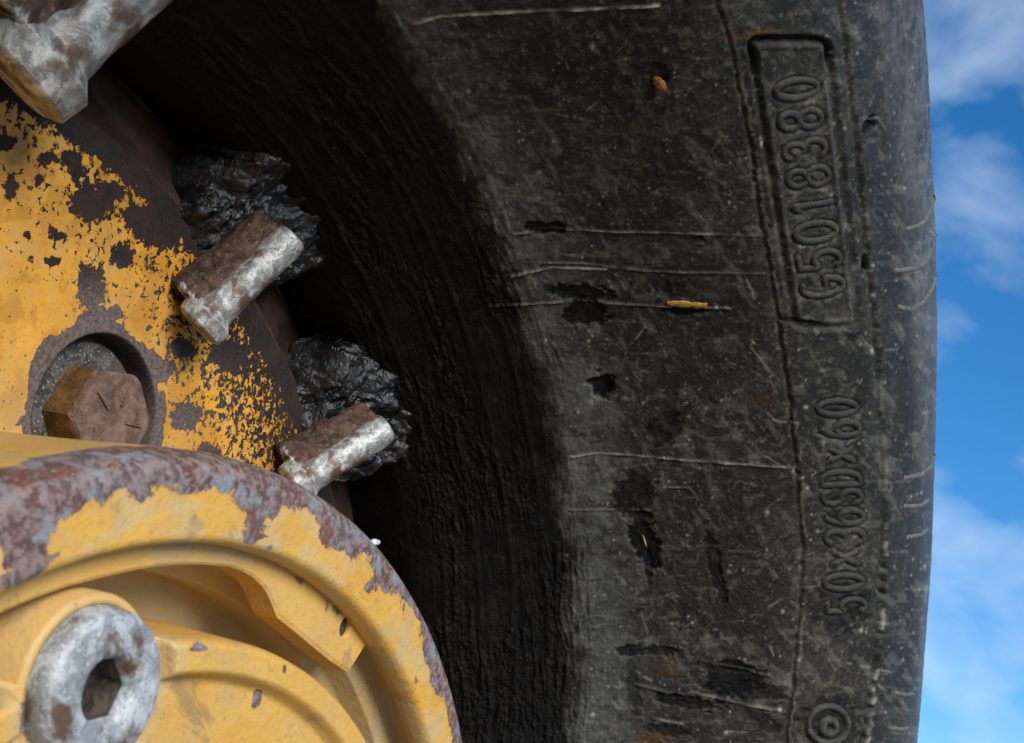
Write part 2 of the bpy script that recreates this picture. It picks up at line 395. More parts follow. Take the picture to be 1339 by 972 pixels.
def arc(cx, cy, rx, ry, a0, a1, n=14):
    return [(cx + rx * math.cos(math.radians(a0 + (a1 - a0) * k / n)), cy + ry * math.sin(math.radians(a0 + (a1 - a0) * k / n))) for k in range(n + 1)]
GLY = {   # x along the reading direction 0..1, y up 0..1
    '0': [arc(.5, .5, .46, .5, 90, 450, 26)],
    '1': [[(.5, 0), (.5, 1)], [(.5, 1), (.25, .8)]],
    '3': [arc(.48, .74, .40, .26, 160, -90), arc(.48, .26, .46, .26, 90, -160)],
    '5': [[(.88, 1), (.18, 1), (.14, .56)] + arc(.48, .32, .44, .32, 125, -150)],
    '6': [arc(.5, .31, .44, .31, 90, 450, 20), arc(.72, .33, .66, .67, 180, 95, 8)],
    '8': [arc(.5, .27, .46, .27, 90, 450, 20), arc(.5, .76, .40, .24, 90, 450, 20)],
    'G': [arc(.5, .5, .46, .5, 55, 320, 22) + [(.92, .42), (.6, .42)]],
    'S': [arc(.5, .75, .42, .25, 20, 270, 12) + arc(.5, .25, .44, .25, 90, -160, 12)],
    'D': [[(.08, 0), (.08, 1), (.45, 1)] + arc(.45, .5, .47, .5, 90, -90, 14) + [(.08, 0)]],
    'x': [[(.05, .12), (.95, .78)], [(.05, .78), (.95, .12)]],
}
TEXT = [(ch, x, y, 25, 54, 9) for ch, x, y in [('0', 1042, 117), ('8', 1047, 157), ('3', 1052, 196), ('8', 1057, 232), ('1', 1063, 268), ('0', 1067, 304), ('5', 1072, 341), ('G', 1076, 375)]]
TEXT += [(ch, x, y, 20, 50, 2) for ch, x, y in [('0', 1095, 534), ('6', 1099, 562), ('x', 1098, 595), ('D', 1099, 626), ('S', 1101, 651), ('6', 1104, 677), ('3', 1105, 703), ('x', 1103, 730), ('0', 1104, 762), ('5', 1107, 793)]]
def strokes(ch, cx, cy, w, h, lean):
    lean = math.radians(lean)
    rd = np.array([-math.sin(lean), -math.cos(lean)]); upv = np.array([-math.cos(lean), math.sin(lean)]); c = np.array([cx, cy])
    return [[tuple(c + rd * (x - .5) * w + upv * (y - .5) * h) for x, y in pl] for pl in GLY[ch]]
def build_tyre():
    phi = phis(24, 104, 1150, 130)                # visible angles are about 35..95 degrees
    # profile samples: fine where seen
    tgt = np.concatenate([np.linspace(0, ARC[60 * 2], 14, endpoint=False), np.linspace(ARC[60 * 2], ARC[60 * 8], 330, endpoint=False),
                          np.linspace(ARC[60 * 8], ARC[60 * 14], 250, endpoint=False), np.linspace(ARC[60 * 14], ARC[-1], 24)])
    prof = np.stack([np.interp(tgt, ARC, FINE[:, 0]), np.interp(tgt, ARC, FINE[:, 1])], -1)
    tail = np.array([(1.75, .25), (1.75, .7), (1.75, 1.15), (1.74, 1.32), (1.70, 1.40), (1.6, 1.45), (1.4, 1.47), (1.2, 1.40), (1.05, 1.2), (1.0, 1.1), (.97, 1.1)])
    full = np.vstack([prof, tail])
    P = lathe_pts(full, phi)
    # outward normals of the profile
    tg = np.gradient(full, axis=0); tg /= np.linalg.norm(tg, axis=1)[:, None] + 1e-12
    nr, nd = tg[:, 1], -tg[:, 0]                  # (dr,dd) -> outward towards the viewer / outwards
    N = np.stack([nr[:, None] * np.cos(phi), nd[:, None] + 0 * phi, nr[:, None] * np.sin(phi)], -1)
    px, py = project(P)
    seen = (px > -80) & (px < 1420) & (py > -120) & (py < 1090) & (np.arange(len(full)) < len(prof) - 2)[:, None]
    R_ = full[:, 0][:, None] + 0 * phi
    U = phi * 1.1 / .001 * .0008 + 0 * R_          # arc coordinate, about 1 per px scale later
    arcs = np.concatenate([tgt, tgt[-1] + np.arange(1, len(tail) + 1) * .2])[:, None] + 0 * phi
    u = phi * 1.05 * 1000 + 0 * R_                 # thousandths of a unit along the ring (0.37 mm)
    v = arcs * 1000
    hgt = np.zeros(P.shape[:2])                    # mm
    # gentle unevenness everywhere
    hgt += (fbm(u / 90, v / 60, 3, 3) - .5) * 1.2
    # oil-soaked bead: circumferential streaks and crumbs
    xo = curve_x(OIL, py) + (fbm(py / 45, px * 0 + 3, 21, 3) - .5) * 26 + (fbm(px / 9, py / 22, 22, 4, .65) - .5) * 30
    oil = np.where(seen, sstep(24, -26, px - xo), sstep(1.055, 1.03, R_))
    warp = fbm(u / 70, v / 25, 77, 3) * 16
    str1 = fbm((u + warp) / 60, (v + warp) / 4.0, 11, 4, .6); str2 = fbm((u - warp) / 14, v / 2.6, 12, 3, .6)
    bead = sstep(1.06, 1.03, R_) * sstep(.945, .962, R_)
    grain = fbm((u + warp) / 5.5, (v + .3 * u) / 3.6, 13, 4, .62)
    fine = fbm((u + warp) / 9, (v + .12 * u) / 1.9, 14, 4, .65)
    amp = .35 + 1.0 * sstep(.38, .64, fbm(u / 150, v / 45, 15, 3))
    hgt += bead * .5 * np.exp(-(((v - 1000 * ARC[60 * 4]) % 46 - 23) / 3.5) ** 2)
    hgt += bead * amp * ((str1 - .5) * 1.2 + (str2 - .5) * .7 + sstep(.58, .66, str1) * .35 + (grain - .5) * .7 + (fine - .5) * .9)
    # side wall rubbed marks
    side = 1 - oil
    hgt += side * ((fbm(u / 9, v / 7, 31, 4, .6) - .5) * .42)
    dust = np.zeros_like(hgt); stain_shade = np.zeros_like(hgt); rusty = np.zeros_like(hgt); film_sheen = np.zeros_like(hgt)
    # bright crumbs riding on the streaks
    dust += bead * oil * sstep(.62, .74, fbm((u + warp) / 12, (v + warp) / 1.8, 41, 4, .65)) * .22 * sstep(.45, .62, fbm(u / 90, (v + warp) / 14, 42, 3))
    # pale film just outside the oil edge
    film_sheen = np.where(seen, sstep(-15, 14, px - xo) * sstep(125, 30, px - xo), 0)
    film_sheen = film_sheen * (.45 + .9 * fbm(px / 40, py / 40, 51, 3)) * .95
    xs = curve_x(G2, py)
    film_sheen = np.maximum(film_sheen, np.where(seen & (px > 1000), sstep(30, 64, px - xs) * (.50 + .7 * sstep(.3, .7, fbm(px / 14, py / 60, 53, 4))), sstep(1.4, 1.5, R_) * .6 * (R_ > 1.4)))  # shoulder part: sky sheen painted in as a pale colour
    shine = sstep(1.40, 1.58, R_)
    hgt += shine * (fbm(u / 4, v / 40, 54, 3) - .5) * .35
    # thin raised mould flashes with dust on them
    for pts, w, k in MOULD:
        pts = np.array(pts)
        msk = seen & (px > pts[:, 0].min() - 12) & (px < pts[:, 0].max() + 12) & (py > pts[:, 1].min() - 12) & (py < pts[:, 1].max() + 12)
        q = np.full(px.shape, 1e3); q[msk] = seg_dist(px[msk], py[msk], pts)
        g = np.exp(-(q / w) ** 2); hgt += g * .8 * min(1, w / 1.4) * (.3 + 1.1 * sstep(.3, .65, fbm(px / 22, py / 30, 62, 3)))
        hgt -= np.exp(-((q - 4) / 2.5) ** 2) * .12
        dust += g * k * (.25 + .9 * sstep(.35, .65, fbm(px / 14, py / 14, 61, 3))) * .8
    # band of lettering between the two rings
    w1 = (fbm(py / 9, px * 0, 71, 3) - .5) * 4; w2 = (fbm(py / 11, px * 0, 72, 3) - .5) * 3
    low = sstep(640, 760, py)
    w2 = w2 + low * (np.abs(((py / 17. + .4 * fbm(py / 30, py * 0, 75, 2)) % 1) - .5) - .25) * 7 * sstep(.3, .6, fbm(py / 40, py * 0, 76, 2))
    q1 = px - curve_x(G1, py) - w1; q2 = px - curve_x(G2, py) - w2
    on = seen & (px > 880) & (px < 1235)
    up = sstep(430, 380, py)
    g1 = np.where(on, np.exp(-((q1 + 2.5) / 3.0) ** 2), 0); hgt -= g1 * (1.2 - .4 * up)
    hgt += np.where(on, np.exp(-((q1 - 3) / 2.0) ** 2) * .35, 0); dust += np.where(on, np.exp(-((q1 - 2.2) / 1.4) ** 2) * .26 * sstep(.45, .62, fbm(py / 16, px / 16, 73, 3)), 0)
    g2 = np.where(on, np.exp(-((q2 + 2.5) / 3.2) ** 2), 0); hgt -= g2 * 1.1 * (1 + low)
    hgt += np.where(on, np.exp(-((q2 - 3) / 2.2) ** 2) * .45, 0); dust += np.where(on, np.exp(-((q2 - 2.) / 1.3) ** 2) * (.22 + .35 * low) * sstep(.45, .62, fbm(py / 16, px / 16, 74, 3)), 0)
    hgt += np.where(on, sstep(-1, 6, q2), 0) * .8
    # the sunk frame round the first line of lettering
    def rbox(x, y, ofs):
        t = np.clip((y - 60) / 360., -.2, 1.2)
        xl = 978 + 56 * t + ofs; xr = 1086 + 40 * t - ofs; cx_ = (xl + xr) / 2; hw = (xr - xl) / 2
        yt = 48 + ofs; yb = 432 - ofs; cy_ = (yt + yb) / 2; hh = (yb - yt) / 2; rad = 16
        ax = np.abs(x - cx_) - hw + rad; ay = np.abs(y - cy_) - hh + rad
        return np.hypot(np.maximum(ax, 0), np.maximum(ay, 0)) + np.minimum(np.maximum(ax, ay), 0) - rad
    wob = (fbm(px / 12, py / 12, 81, 3) - .5) * 3
    sdf = np.where(on, rbox(px, py, 0) + wob, 99)
    ringg = np.exp(-((sdf + 4) / 4.6) ** 2)
    topk = sstep(110, 62, py); rightk = sstep(1070, 1120, px)
    hgt -= ringg * (1.5 + 1.7 * topk - 1.0 * rightk * (1 - topk))
    hgt += np.exp(-((sdf + 13) / 3.0) ** 2) * .5 + np.exp(-((sdf - 4) / 3.0) ** 2) * .35
    film_sheen += np.exp(-((sdf + 12) / 2.5) ** 2) * .5 * (1 - topk)
    stain_shade += ringg * topk * .9  # shadow under the frame's top edge, painted in as dark colour
    rusty += np.where(on, blob(px, py, 985, 46, 34, 6, 5, .5, .5, -.12), 0) * .8
    # a grimy moat beside every moulded stroke
    for tx in TEXT:
        msk = seen & (np.abs(px - tx[1]) < 48) & (np.abs(py - tx[2]) < 40)
        q = np.full(msk.sum(), 1e3)
        for pl in strokes(*tx): q = np.minimum(q, seg_dist(px[msk], py[msk], pl))
        g = np.exp(-((q - 4.6) / 2.2) ** 2)
        hgt[msk] -= g * .5; stain_shade[msk] = np.maximum(stain_shade[msk], g * (.15 + .6 * fbm(px[msk] / 12, py[msk] / 12, 83, 2)))
        dust[msk] += np.exp(-((q - 8) / 2.5) ** 2) * .10 * sstep(.45, .6, fbm(px[msk] / 7, py[msk] / 7, 84, 3))
    # diagonal scuffed bands on the side wall
    cc, ss_ = math.cos(.95), math.sin(.95)
    du = px * cc + py * ss_; dv = -px * ss_ + py * cc
    sc_ = fbm(du / 55, dv / 9, 91, 4, .6) * fbm(du / 20, dv / 16, 92, 3, .6)
    dust += np.where(seen, side * sstep(.30, .46, sc_) * .13, 0)
    sc2 = fbm(px / 30, py / 7, 93, 4, .62); dust += np.where(seen, side * sstep(.62, .74, sc2) * .09, 0)
    sc3 = fbm(px / 6, py / 6, 94, 4, .65); dust += np.where(seen, side * sstep(.67, .78, sc3) * .16, 0); hgt += np.where(seen, side * (sc3 - .5) * .5, 0)
    # oil splashes, gouges, dark drips, and the wood splinter's shadow painted in
    for k, (cx, cy, rx, ry, an, st, dp) in enumerate([
        (716, 298, 30, 8, .06, .95, 1.2), (762, 383, 40, 10, .1, .95, .8), (766, 410, 33, 16, -.05, .97, 1.2), (898, 406, 32, 6, 0, .95, 1.),
        (788, 504, 17, 15, .3, .93, 2.4), (868, 560, 20, 24, .4, .75, .5), (828, 648, 26, 30, .3, .85, .3), (842, 706, 17, 40, -.25, .95, 1.5),
        (848, 745, 5, 24, 0, .9, .8), (935, 742, 9, 50, -.25, .72, .8), (825, 852, 20, 7, .1, .9, .8), (858, 852, 24, 7, .1, .7, .8),
        (945, 872, 30, 9, .05, .85, .6), (960, 893, 38, 22, .1, .95, .8), (900, 918, 42, 10, .2, .92, .8), (985, 905, 45, 12, .15, .75, .4),
        (1000, 945, 30, 9, .5, .7, .4), (828, 900, 9, 36, -.1, .6, .3), (870, 955, 30, 7, .1, .7, .5), (1098, 690, 20, 40, 0, .55, 0),
        (1100, 790, 36, 36, 0, .75, 0), (1085, 945, 42, 38, 0, .55, .3), (1136, 163, 12, 8, -.5, .9, 2.5), (1131, 345, 5, 11, 0, .95, 2.5),
        (912, 313, 9, 6, 0, .6, .8), (880, 380, 16, 12, 0, .6, .4), (1045, 420, 26, 3, .1, .9, .8), (722, 380, 12, 6, .3, .6, 0.4), (862, 100, 16, 13, .4, .7, .8)]):
        msk = seen & (np.abs(px - cx) < max(rx, ry) * 2.2 + 10) & (np.abs(py - cy) < max(rx, ry) * 2.2 + 10)
        if not msk.any(): continue
        b_ = np.zeros_like(px); b_[msk] = blob(px[msk], py[msk], cx, cy, rx, ry, 100 + k, .55, .16, an)
        stain_shade = np.maximum(stain_shade, b_ * st); hgt -= b_ * dp
    for cx, cy, rx, ry, a_ in [(875, 872, 16, 16, .32), (852, 966, 26, 12, .55), (995, 525, 16, 11, .2)]:
        rusty = np.maximum(rusty, np.where(seen, blob(px, py, cx, cy, rx, ry, int(cx), .5, .4), 0) * a_)
    # scuffs, scratches and grit
    r2 = np.random.default_rng(5)
    for k in range(240):
        cx = r2.uniform(560, 1215); cy = r2.uniform(0, 972)
        if cx < curve_x(OIL, cy) + 20: continue
        L = r2.uniform(5, 34) * (1 if r2.random() < .8 else 1.8); an = r2.choice([r2.normal(.85, .35), r2.normal(0, .3), r2.uniform(0, 3.14)])
        pts = [(cx, cy), (cx + L * .5 * math.cos(an), cy + L * .5 * math.sin(an) + r2.normal(0, 1.5)), (cx + L * math.cos(an), cy + L * math.sin(an))]
        msk = seen & (np.abs(px - cx) < L + 6) & (np.abs(py - cy) < L + 6)
        if not msk.any(): continue
        q = seg_dist(px[msk], py[msk], pts); w = r2.uniform(.6, 1.5)
        g = np.exp(-(q / w) ** 2) * sstep(.3, .6, fbm(px[msk] / 6, py[msk] / 6, 200 + k, 2))
        dust[msk] += g * r2.uniform(.08, .40); hgt[msk] += g * r2.uniform(-.5, .3)
    for k in range(620):
        cx = r2.uniform(560, 1222); cy = r2.uniform(0, 972)
        if cx < curve_x(OIL, cy) - 100: continue
        a_ = r2.uniform(.8, 1.5) * (1 if r2.random() < .9 else 1.9)
        msk = seen & (np.abs(px - cx) < 8) & (np.abs(py - cy) < 8)
        if not msk.any(): continue
        g = np.exp(-(((px[msk] - cx) / a_) ** 2 + ((py[msk] - cy) / (a_ * r2.uniform(.7, 1.5))) ** 2))
        dust[msk] += g * r2.uniform(.2, .9); hgt[msk] += g * .25
    P = P + N * (hgt / 1000.0 / S)[..., None]
    A = dict(oil=oil, dust=np.clip(dust, 0, .95), stain_shade=np.clip(stain_shade, 0, 1), rusty=np.clip(rusty, 0, 1), film_sheen=np.clip(film_sheen, 0, 1), shine=shine)
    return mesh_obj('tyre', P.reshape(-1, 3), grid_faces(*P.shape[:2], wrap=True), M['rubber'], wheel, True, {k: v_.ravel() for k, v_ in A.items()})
tyre = build_tyre()

# --- moulded characters on the side wall: strips that follow the rubber
def strip(name, polys, width, height, parent=tyre, mat=None, sink=.0012, dust=.03, film_sheen=.25):
    V, F = [], []
    for pl in polys:
        pl = np.array(pl, float)
        # resample every ~2 px
        L = np.concatenate([[0], np.cumsum(np.hypot(*np.diff(pl, axis=0).T))]); n = max(3, int(L[-1] / 2.2))
        t = np.linspace(0, L[-1], n); q = np.stack([np.interp(t, L, pl[:, 0]), np.interp(t, L, pl[:, 1])], -1)
        p, nm = hit_tyre(q[:, 0], q[:, 1])
        closed = np.hypot(*(pl[0] - pl[-1])) < .5
        tg = np.gradient(p, axis=0)
        if closed: tg[0] = tg[-1] = p[1] - p[-2]
        tg /= np.linalg.norm(tg, axis=1)[:, None] + 1e-12
        sd_ = np.cross(tg, nm)
        prof = [(-1.25, -sink), (-.75, height * .75), (0, height), (.75, height * .75), (1.25, -sink)]
        end = np.ones(n)
        if not closed: end[0] = end[-1] = .0
        b0 = len(V)
        for i in range(n):
            for a_, h_ in prof:
                hh = -sink if end[i] == 0 else h_
                jit = (random.random() - .5) * height * .25
                V.append(p[i] + sd_[i] * a_ * width + nm[i] * (hh + (jit if h_ > 0 else 0)))
        for i in range(n - 1):
            for j in range(4):
                a = b0 + i * 5 + j; F.append((a, a + 1, a + 6, a + 5))
    return mesh_obj(name, V, F, mat or M['rubber'], parent, True, dict(dust=np.clip(dust * (.4 + 1.2 * np.random.default_rng(len(V)).random(len(V))), 0, 1), film_sheen=np.full(len(V), film_sheen)))
for tx in TEXT:
    o = strip('raised_character', strokes(*tx), .0036, .0019, dust=.02, film_sheen=.12)
    o['label'] = 'raised moulded rubber character ' + tx[0]
o = strip('moulded_ring_mark', [arc(1083, 948, 26, 24, 0, 360, 30)], .004, .004); o['label'] = 'round moulded ring mark'
o = strip('moulded_ring_mark', [arc(1084, 951, 9, 9, 0, 360, 16)], .005, .005); o['label'] = 'small inner ring of the round mark'
for pl in [[(1180, 300), (1196, 296), (1208, 289), (1216, 273), (1221, 255)], [(1166, 354), (1196, 351), (1208, 344), (1217, 324), (1222, 305)],
           [(1171, 401), (1190, 405), (1205, 396), (1216, 380), (1223, 359)], [(1178, 625), (1203, 621), (1214, 612), (1222, 592)],
           [(1177, 662), (1202, 661), (1214, 653)], [(1181, 703), (1202, 699), (1213, 691)], [(1167, 905), (1180, 908), (1194, 907)], [(1159, 951), (1175, 954), (1188, 952)]]:
    strip('mould_rib', [pl], .0038, .0046, dust=.20, film_sheen=.5)

# --- yellow wheel disc with counterbored bolts, rusty rounded edge and the dark web between the lugs
DD = .370                                          # depth of the disc face
BR, BP = polar(148, 549, DD - .022)
BOLTS = [BP + math.radians(45) * k for k in range(8)]
def build_disc():
    phi = phis(52, 118, 620, 420)
    rr = np.concatenate([np.linspace(.50, .875, 330)])
    prof = np.stack([rr, DD + 0 * rr], -1)
    tail = catmull([(.875, DD), (.884, DD + .004), (.893, DD + .012), (.908, DD + .026), (.930, DD + .034), (.960, DD + .040), (.99, DD + .06), (1.0, DD + .45), (.99, 1.1)], 6)[1:]
    full = np.vstack([prof, tail]); P = lathe_pts(full, phi)
    R_ = full[:, 0][:, None] + 0 * phi
    wear = -.10 + .14 * sstep(.66, .80, R_) + .05 * sstep(.78, .85, R_) + .35 * sstep(.845, .868, R_)
    wear = wear + np.interp(np.degrees(phi), [60, 72, 84, 100], [.05, .05, -.03, -.06]) * sstep(.60, .70, R_)
    px, py = project(P)
    grey = np.zeros_like(wear); film_sheen = sstep(.68, .53, R_) * .8
    u = phi * 700; v = R_ * 1000
    P[..., 1] += (fbm(u / 60, v / 60, 2, 3) - .5) * .004
    for k, b in enumerate(BOLTS):
        cx, cz = BR * math.cos(b), BR * math.sin(b)
        q = np.hypot(P[..., 0] - cx, P[..., 2] - cz)
        P[..., 1] += .036 * sstep(.0865, .0835, q)
        q2 = np.hypot((P[..., 0] - cx * .995), (P[..., 2] - cz * 1.005)) + (fbm(u / 22, v / 22, 9 + k, 3) - .5) * .03
        wear += .7 * sstep(.105, .096, q2); grey = np.maximum(grey, sstep(.17, .09, q2)) * np.where(q < .088, .25, 1)
    for k, (cx, cy, rx, ry) in enumerate([(120, 265, 26, 24), (118, 378, 20, 36), (12, 243, 9, 20), (6, 188, 12, 9), (62, 207, 12, 8), (92, 208, 13, 9), (100, 225, 9, 8), (52, 235, 6, 6), (70, 342, 12, 7),
                                          (75, 308, 10, 7), (36, 307, 6, 6), (160, 335, 14, 16), (150, 410, 12, 11), (40, 340, 6, 6), (300, 465, 22, 17), (235, 455, 14, 12), (180, 285, 18, 14), (150, 250, 12, 10),
                                          (205, 480, 26, 12), (243, 545, 22, 18), (270, 595, 16, 16), (205, 300, 25, 22)]):
        b_ = np.zeros_like(px); mk = (np.abs(px - cx) < 70) & (np.abs(py - cy) < 80)
        b_[mk] = np.exp(-(((px[mk] - cx) / rx) ** 2 + ((py[mk] - cy) / ry) ** 2) ** 1.5)
        wear += .30 * b_
    grey = np.maximum(grey, np.exp(-(((px - 235) / 60) ** 2 + ((py - 560) / 90) ** 2)) * .8)
    o = mesh_obj('wheel_disc', P.reshape(-1, 3), grid_faces(*P.shape[:2], wrap=True), M['disc'], wheel, True,
                 dict(wear=wear.ravel(), grey=grey.ravel(), film_sheen=film_sheen.ravel()))
    # rounded rusty edge carries a second material
    o.data.materials.append(M['darkrust'])
    nf = len(o.data.polygons); row = np.arange(nf) // phi.shape[1]
    o.data.polygons.foreach_set('material_index', (row >= len(rr) + 1).astype(np.int32))
    return o
disc = build_disc()

def prism_rings(rings):                            # list of (list of points) with equal counts, capped at the ends
    V = [p for r in rings for p in r]; n = len(rings[0]); F = []
    for i in range(len(rings) - 1):
        for j in range(n): F.append((i * n + j, i * n + (j + 1) % n, (i + 1) * n + (j + 1) % n, (i + 1) * n + j))
    F.append(tuple(range(n))[::-1]); F.append(tuple((len(rings) - 1) * n + j for j in range(n)))
    return V, F
def circ(r, y, n=48, ph=0., cx=0., cz=0.):
    return [(cx + r * math.cos(ph + 2 * math.pi * k / n), y, cz + r * math.sin(ph + 2 * math.pi * k / n)) for k in range(n)]
def make_bolt():
    y0 = DD + .036
    V, F = prism_rings([circ(.077, y0 + .002), circ(.077, y0 - .012), circ(.075, y0 - .015), circ(.04, y0 - .0152)])
    w = mesh_obj('washer', V, F, M['washer'], None, False)
    hx = .056; ph = .28
    def hexr(r, y, n=48):
        pts = []
        for k in range(n):
            a = 2 * math.pi * k / n; q = (a % (math.pi / 3)) - math.pi / 6
            pts.append((r / math.cos(q) * .866 * math.cos(a + ph), y, r / math.cos(q) * .866 * math.sin(a + ph)))
        return pts
    top = y0 - .060
    def minr(r1, r2, y):
        return [tuple(min((a, b), key=lambda p: math.hypot(p[0], p[2]))) for a, b in zip(hexr(r1, y), circ(r2, y, 48, ph))]
    rings = [hexr(hx, y0 - .014), hexr(hx, top + .010), minr(hx, .0540, top + .005), minr(hx * .985, .0515, top + .001), circ(.047, top, 48, ph), circ(.02, top + .0005, 48, ph)]
    V, F = prism_rings(rings)
    b = mesh_obj('bolt', V, F, M['bolt'], None, False)
    b.data.materials.append(M['boltside'])
    for p in b.data.polygons:
        if p.index < 48: p.material_index = 1
    marks = []
    for a in (.2, 1.45, 2.7, 4.2):
        c, s_ = math.cos(a), math.sin(a); r0, r1, hw = .016, .040, .0016
        q = [(c * r0 - s_ * hw, s_ * r0 + c * hw), (c * r1 - s_ * hw, s_ * r1 + c * hw), (c * r1 + s_ * hw, s_ * r1 - c * hw), (c * r0 + s_ * hw, s_ * r0 - c * hw)]
        Vv = [(x, top + .001, z) for x, z in q] + [(x * .99, top - .0022, z * .99) for x, z in q]
        marks.append((Vv, [(4, 5, 6, 7), (0, 1, 5, 4), (1, 2, 6, 5), (2, 3, 7, 6), (3, 0, 4, 7)]))
    mv, mf = [], []
    for Vv, Ff in marks: mf += [tuple(i + len(mv) for i in f) for f in Ff]; mv += Vv
    g = mesh_obj('grade_mark', mv, mf, M['bolt'], None, False)
    return b, w, g
bolt, washer, gmark = make_bolt()
for k, b in enumerate(BOLTS):
    o = bolt if k == 0 else bolt.copy()
    wv = washer if k == 0 else washer.copy(); g = gmark if k == 0 else gmark.copy()
    if k:
        for q in (o, wv, g): COL.objects.link(q)
    o.parent = wheel; o.location = (BR * math.cos(b) * S, 0, BR * math.sin(b) * S + ZC); o.rotation_euler = (0, -(b - BP), 0)
    wv.parent = o; g.parent = o

# --- radial lugs: rusty boss, bright stud, tarry pads either side
PHI0 = math.radians(77.7)
def local_frame():
    # lug lies along the radius and leans forward as it goes outwards
    a = np.array([.783, .338]); b = np.array([.912, .275])
    ax = b - a; L = np.linalg.norm(ax); ax /= L
    nf = np.array([ax[1], -ax[0]]);
    if nf[1] > 0: nf = -nf                         # towards the viewer (-d)
    return a, ax, nf, L
LA, LAX, LN, LL = local_frame()
def lug_to_wheel(t, w, h):                         # along, tangential, forward -> x,y,z at PHI0
    r = LA[0] + LAX[0] * t + LN[0] * h; d = LA[1] + LAX[1] * t + LN[1] * h
    rad = np.array([math.cos(PHI0), 0, math.sin(PHI0)]); tan = np.array([-math.sin(PHI0), 0, math.cos(PHI0)])
    return r[..., None] * rad + w[..., None] * tan + d[..., None] * np.array([0, 1., 0])
def make_lug(seed):
    n, mseg = 72, 60
    th = np.linspace(0, 2 * math.pi, n, endpoint=False)[None, :]
    ts = np.concatenate([[.0010, .0035], np.linspace(.0060, LL - .020, mseg), [LL - .016]])[:, None]
    rad = .0365 - .008 * sstep(-.01, LL, ts) + 0 * th
    rad = rad + .003 * sstep(.020, .000, ts)
    rad = rad * np.where(ts < .0040, np.array([[0.02], [.80]] + [[1]] * (len(ts) - 2)), 1)
    rad = rad + (fbm(th * 3 + seed, ts * 60 + 5, seed, 4) - .5) * .009 * sstep(0, .3, np.abs(np.sin(th / 2)))
    h = -.021 + rad * np.cos(th); w = rad * np.sin(th) + 0 * ts
    V = lug_to_wheel(ts + 0 * th, w, h)
    z = .55 * sstep(.034, .002, ts + 0 * th) * sstep(-.5, .5, np.cos(th - .4)) + 0 * th
    V2 = V.reshape(-1, 3)
    body = mesh_obj('lug', V2, grid_faces(len(ts), n, True), M['lug'], None, True, dict(zinc=z.ravel()))
    # stud: round worn head towards the hub, plain shank outwards
    kt = [-.0120, -.0118, -.0085, .0060, .0095, .0140, .030, LL - .016, LL - .0125, LL - .0105, LL - .0100, LL - .0098]
    kr = [.0003, .0225, .0285, .0298, .0260, .0218, .0200, .0190, .0187, .0165, .0130, .0005]
    ts = np.sort(np.concatenate([kt, np.linspace(-.0080, LL - .0165, 50)])); rr = np.interp(ts, kt, kr)
    n = 48; th = np.linspace(0, 2 * math.pi, n, endpoint=False)[None, :]
    R2 = rr[:, None] * (1 + (fbm(th * 2.5 + seed, ts[:, None] * 70, seed + 3, 4, .6) - .5) * .16 * (np.sin(th / 2) ** .5))
    V = lug_to_wheel(ts[:, None] + 0 * th, R2 * np.sin(th), .0085 + R2 * np.cos(th))
    st = mesh_obj('stud', V.reshape(-1, 3), grid_faces(len(ts), n, True), M['zinc'], None, True)
    # tarry build-up under and beside the lug, running up to the bead
    nu, nv = 90, 130
    uu = np.linspace(0, 1, nu)[:, None]; vv = np.linspace(0, 1, nv)[None, :]
    prox = np.exp(-((vv - .60) / .16) ** 2)
    rin = .848 + .022 * (fbm(vv * 5 + seed, vv * 0, seed + 8, 3) - .5) - .030 * prox
    r = rin + (.990 - rin) * uu
    lo = -7.3 + (fbm(uu * 4, uu * 0 + seed, seed + 20, 3) - .5) * 2.2 + 1.2 * (1 - uu); hi = 5.9 + (fbm(uu * 4, uu * 0 + seed, seed + 21, 3) - .5) * 2.2 - .8 * (1 - uu)
    dg = lo + (hi - lo) * vv
    e = np.minimum(uu / .30, np.minimum(vv / .14, (1 - vv) / .14)).clip(0, 1); e = np.sqrt(1 - (1 - e) ** 2)
    lump = (fbm(uu * 4 + seed, vv * 6, seed + 31, 3, .5) - .5) * .042 + (fbm(uu * 11, vv * 15 + seed, seed + 51, 3) - .5) * .020
    d = .376 - .68 * (r - .85) + .07 * (1 - e) + lump * e - .010 * e * np.exp(-((vv - .60) / .22) ** 2)
    ph = PHI0 + np.radians(dg)
    V = np.stack([r * np.cos(ph), d, r * np.sin(ph)], -1)
    pads = [mesh_obj('tar_pad', V.reshape(-1, 3), grid_faces(nu, nv), M['crust'], None, True)]
    return [body, st] + pads
variants = [make_lug(s_) for s_ in (1, 2, 3)]
first = set()
LUGS = [103.5, 77.7, 57.7] + [57.7 - 22 * j for j in range(1, 14)]
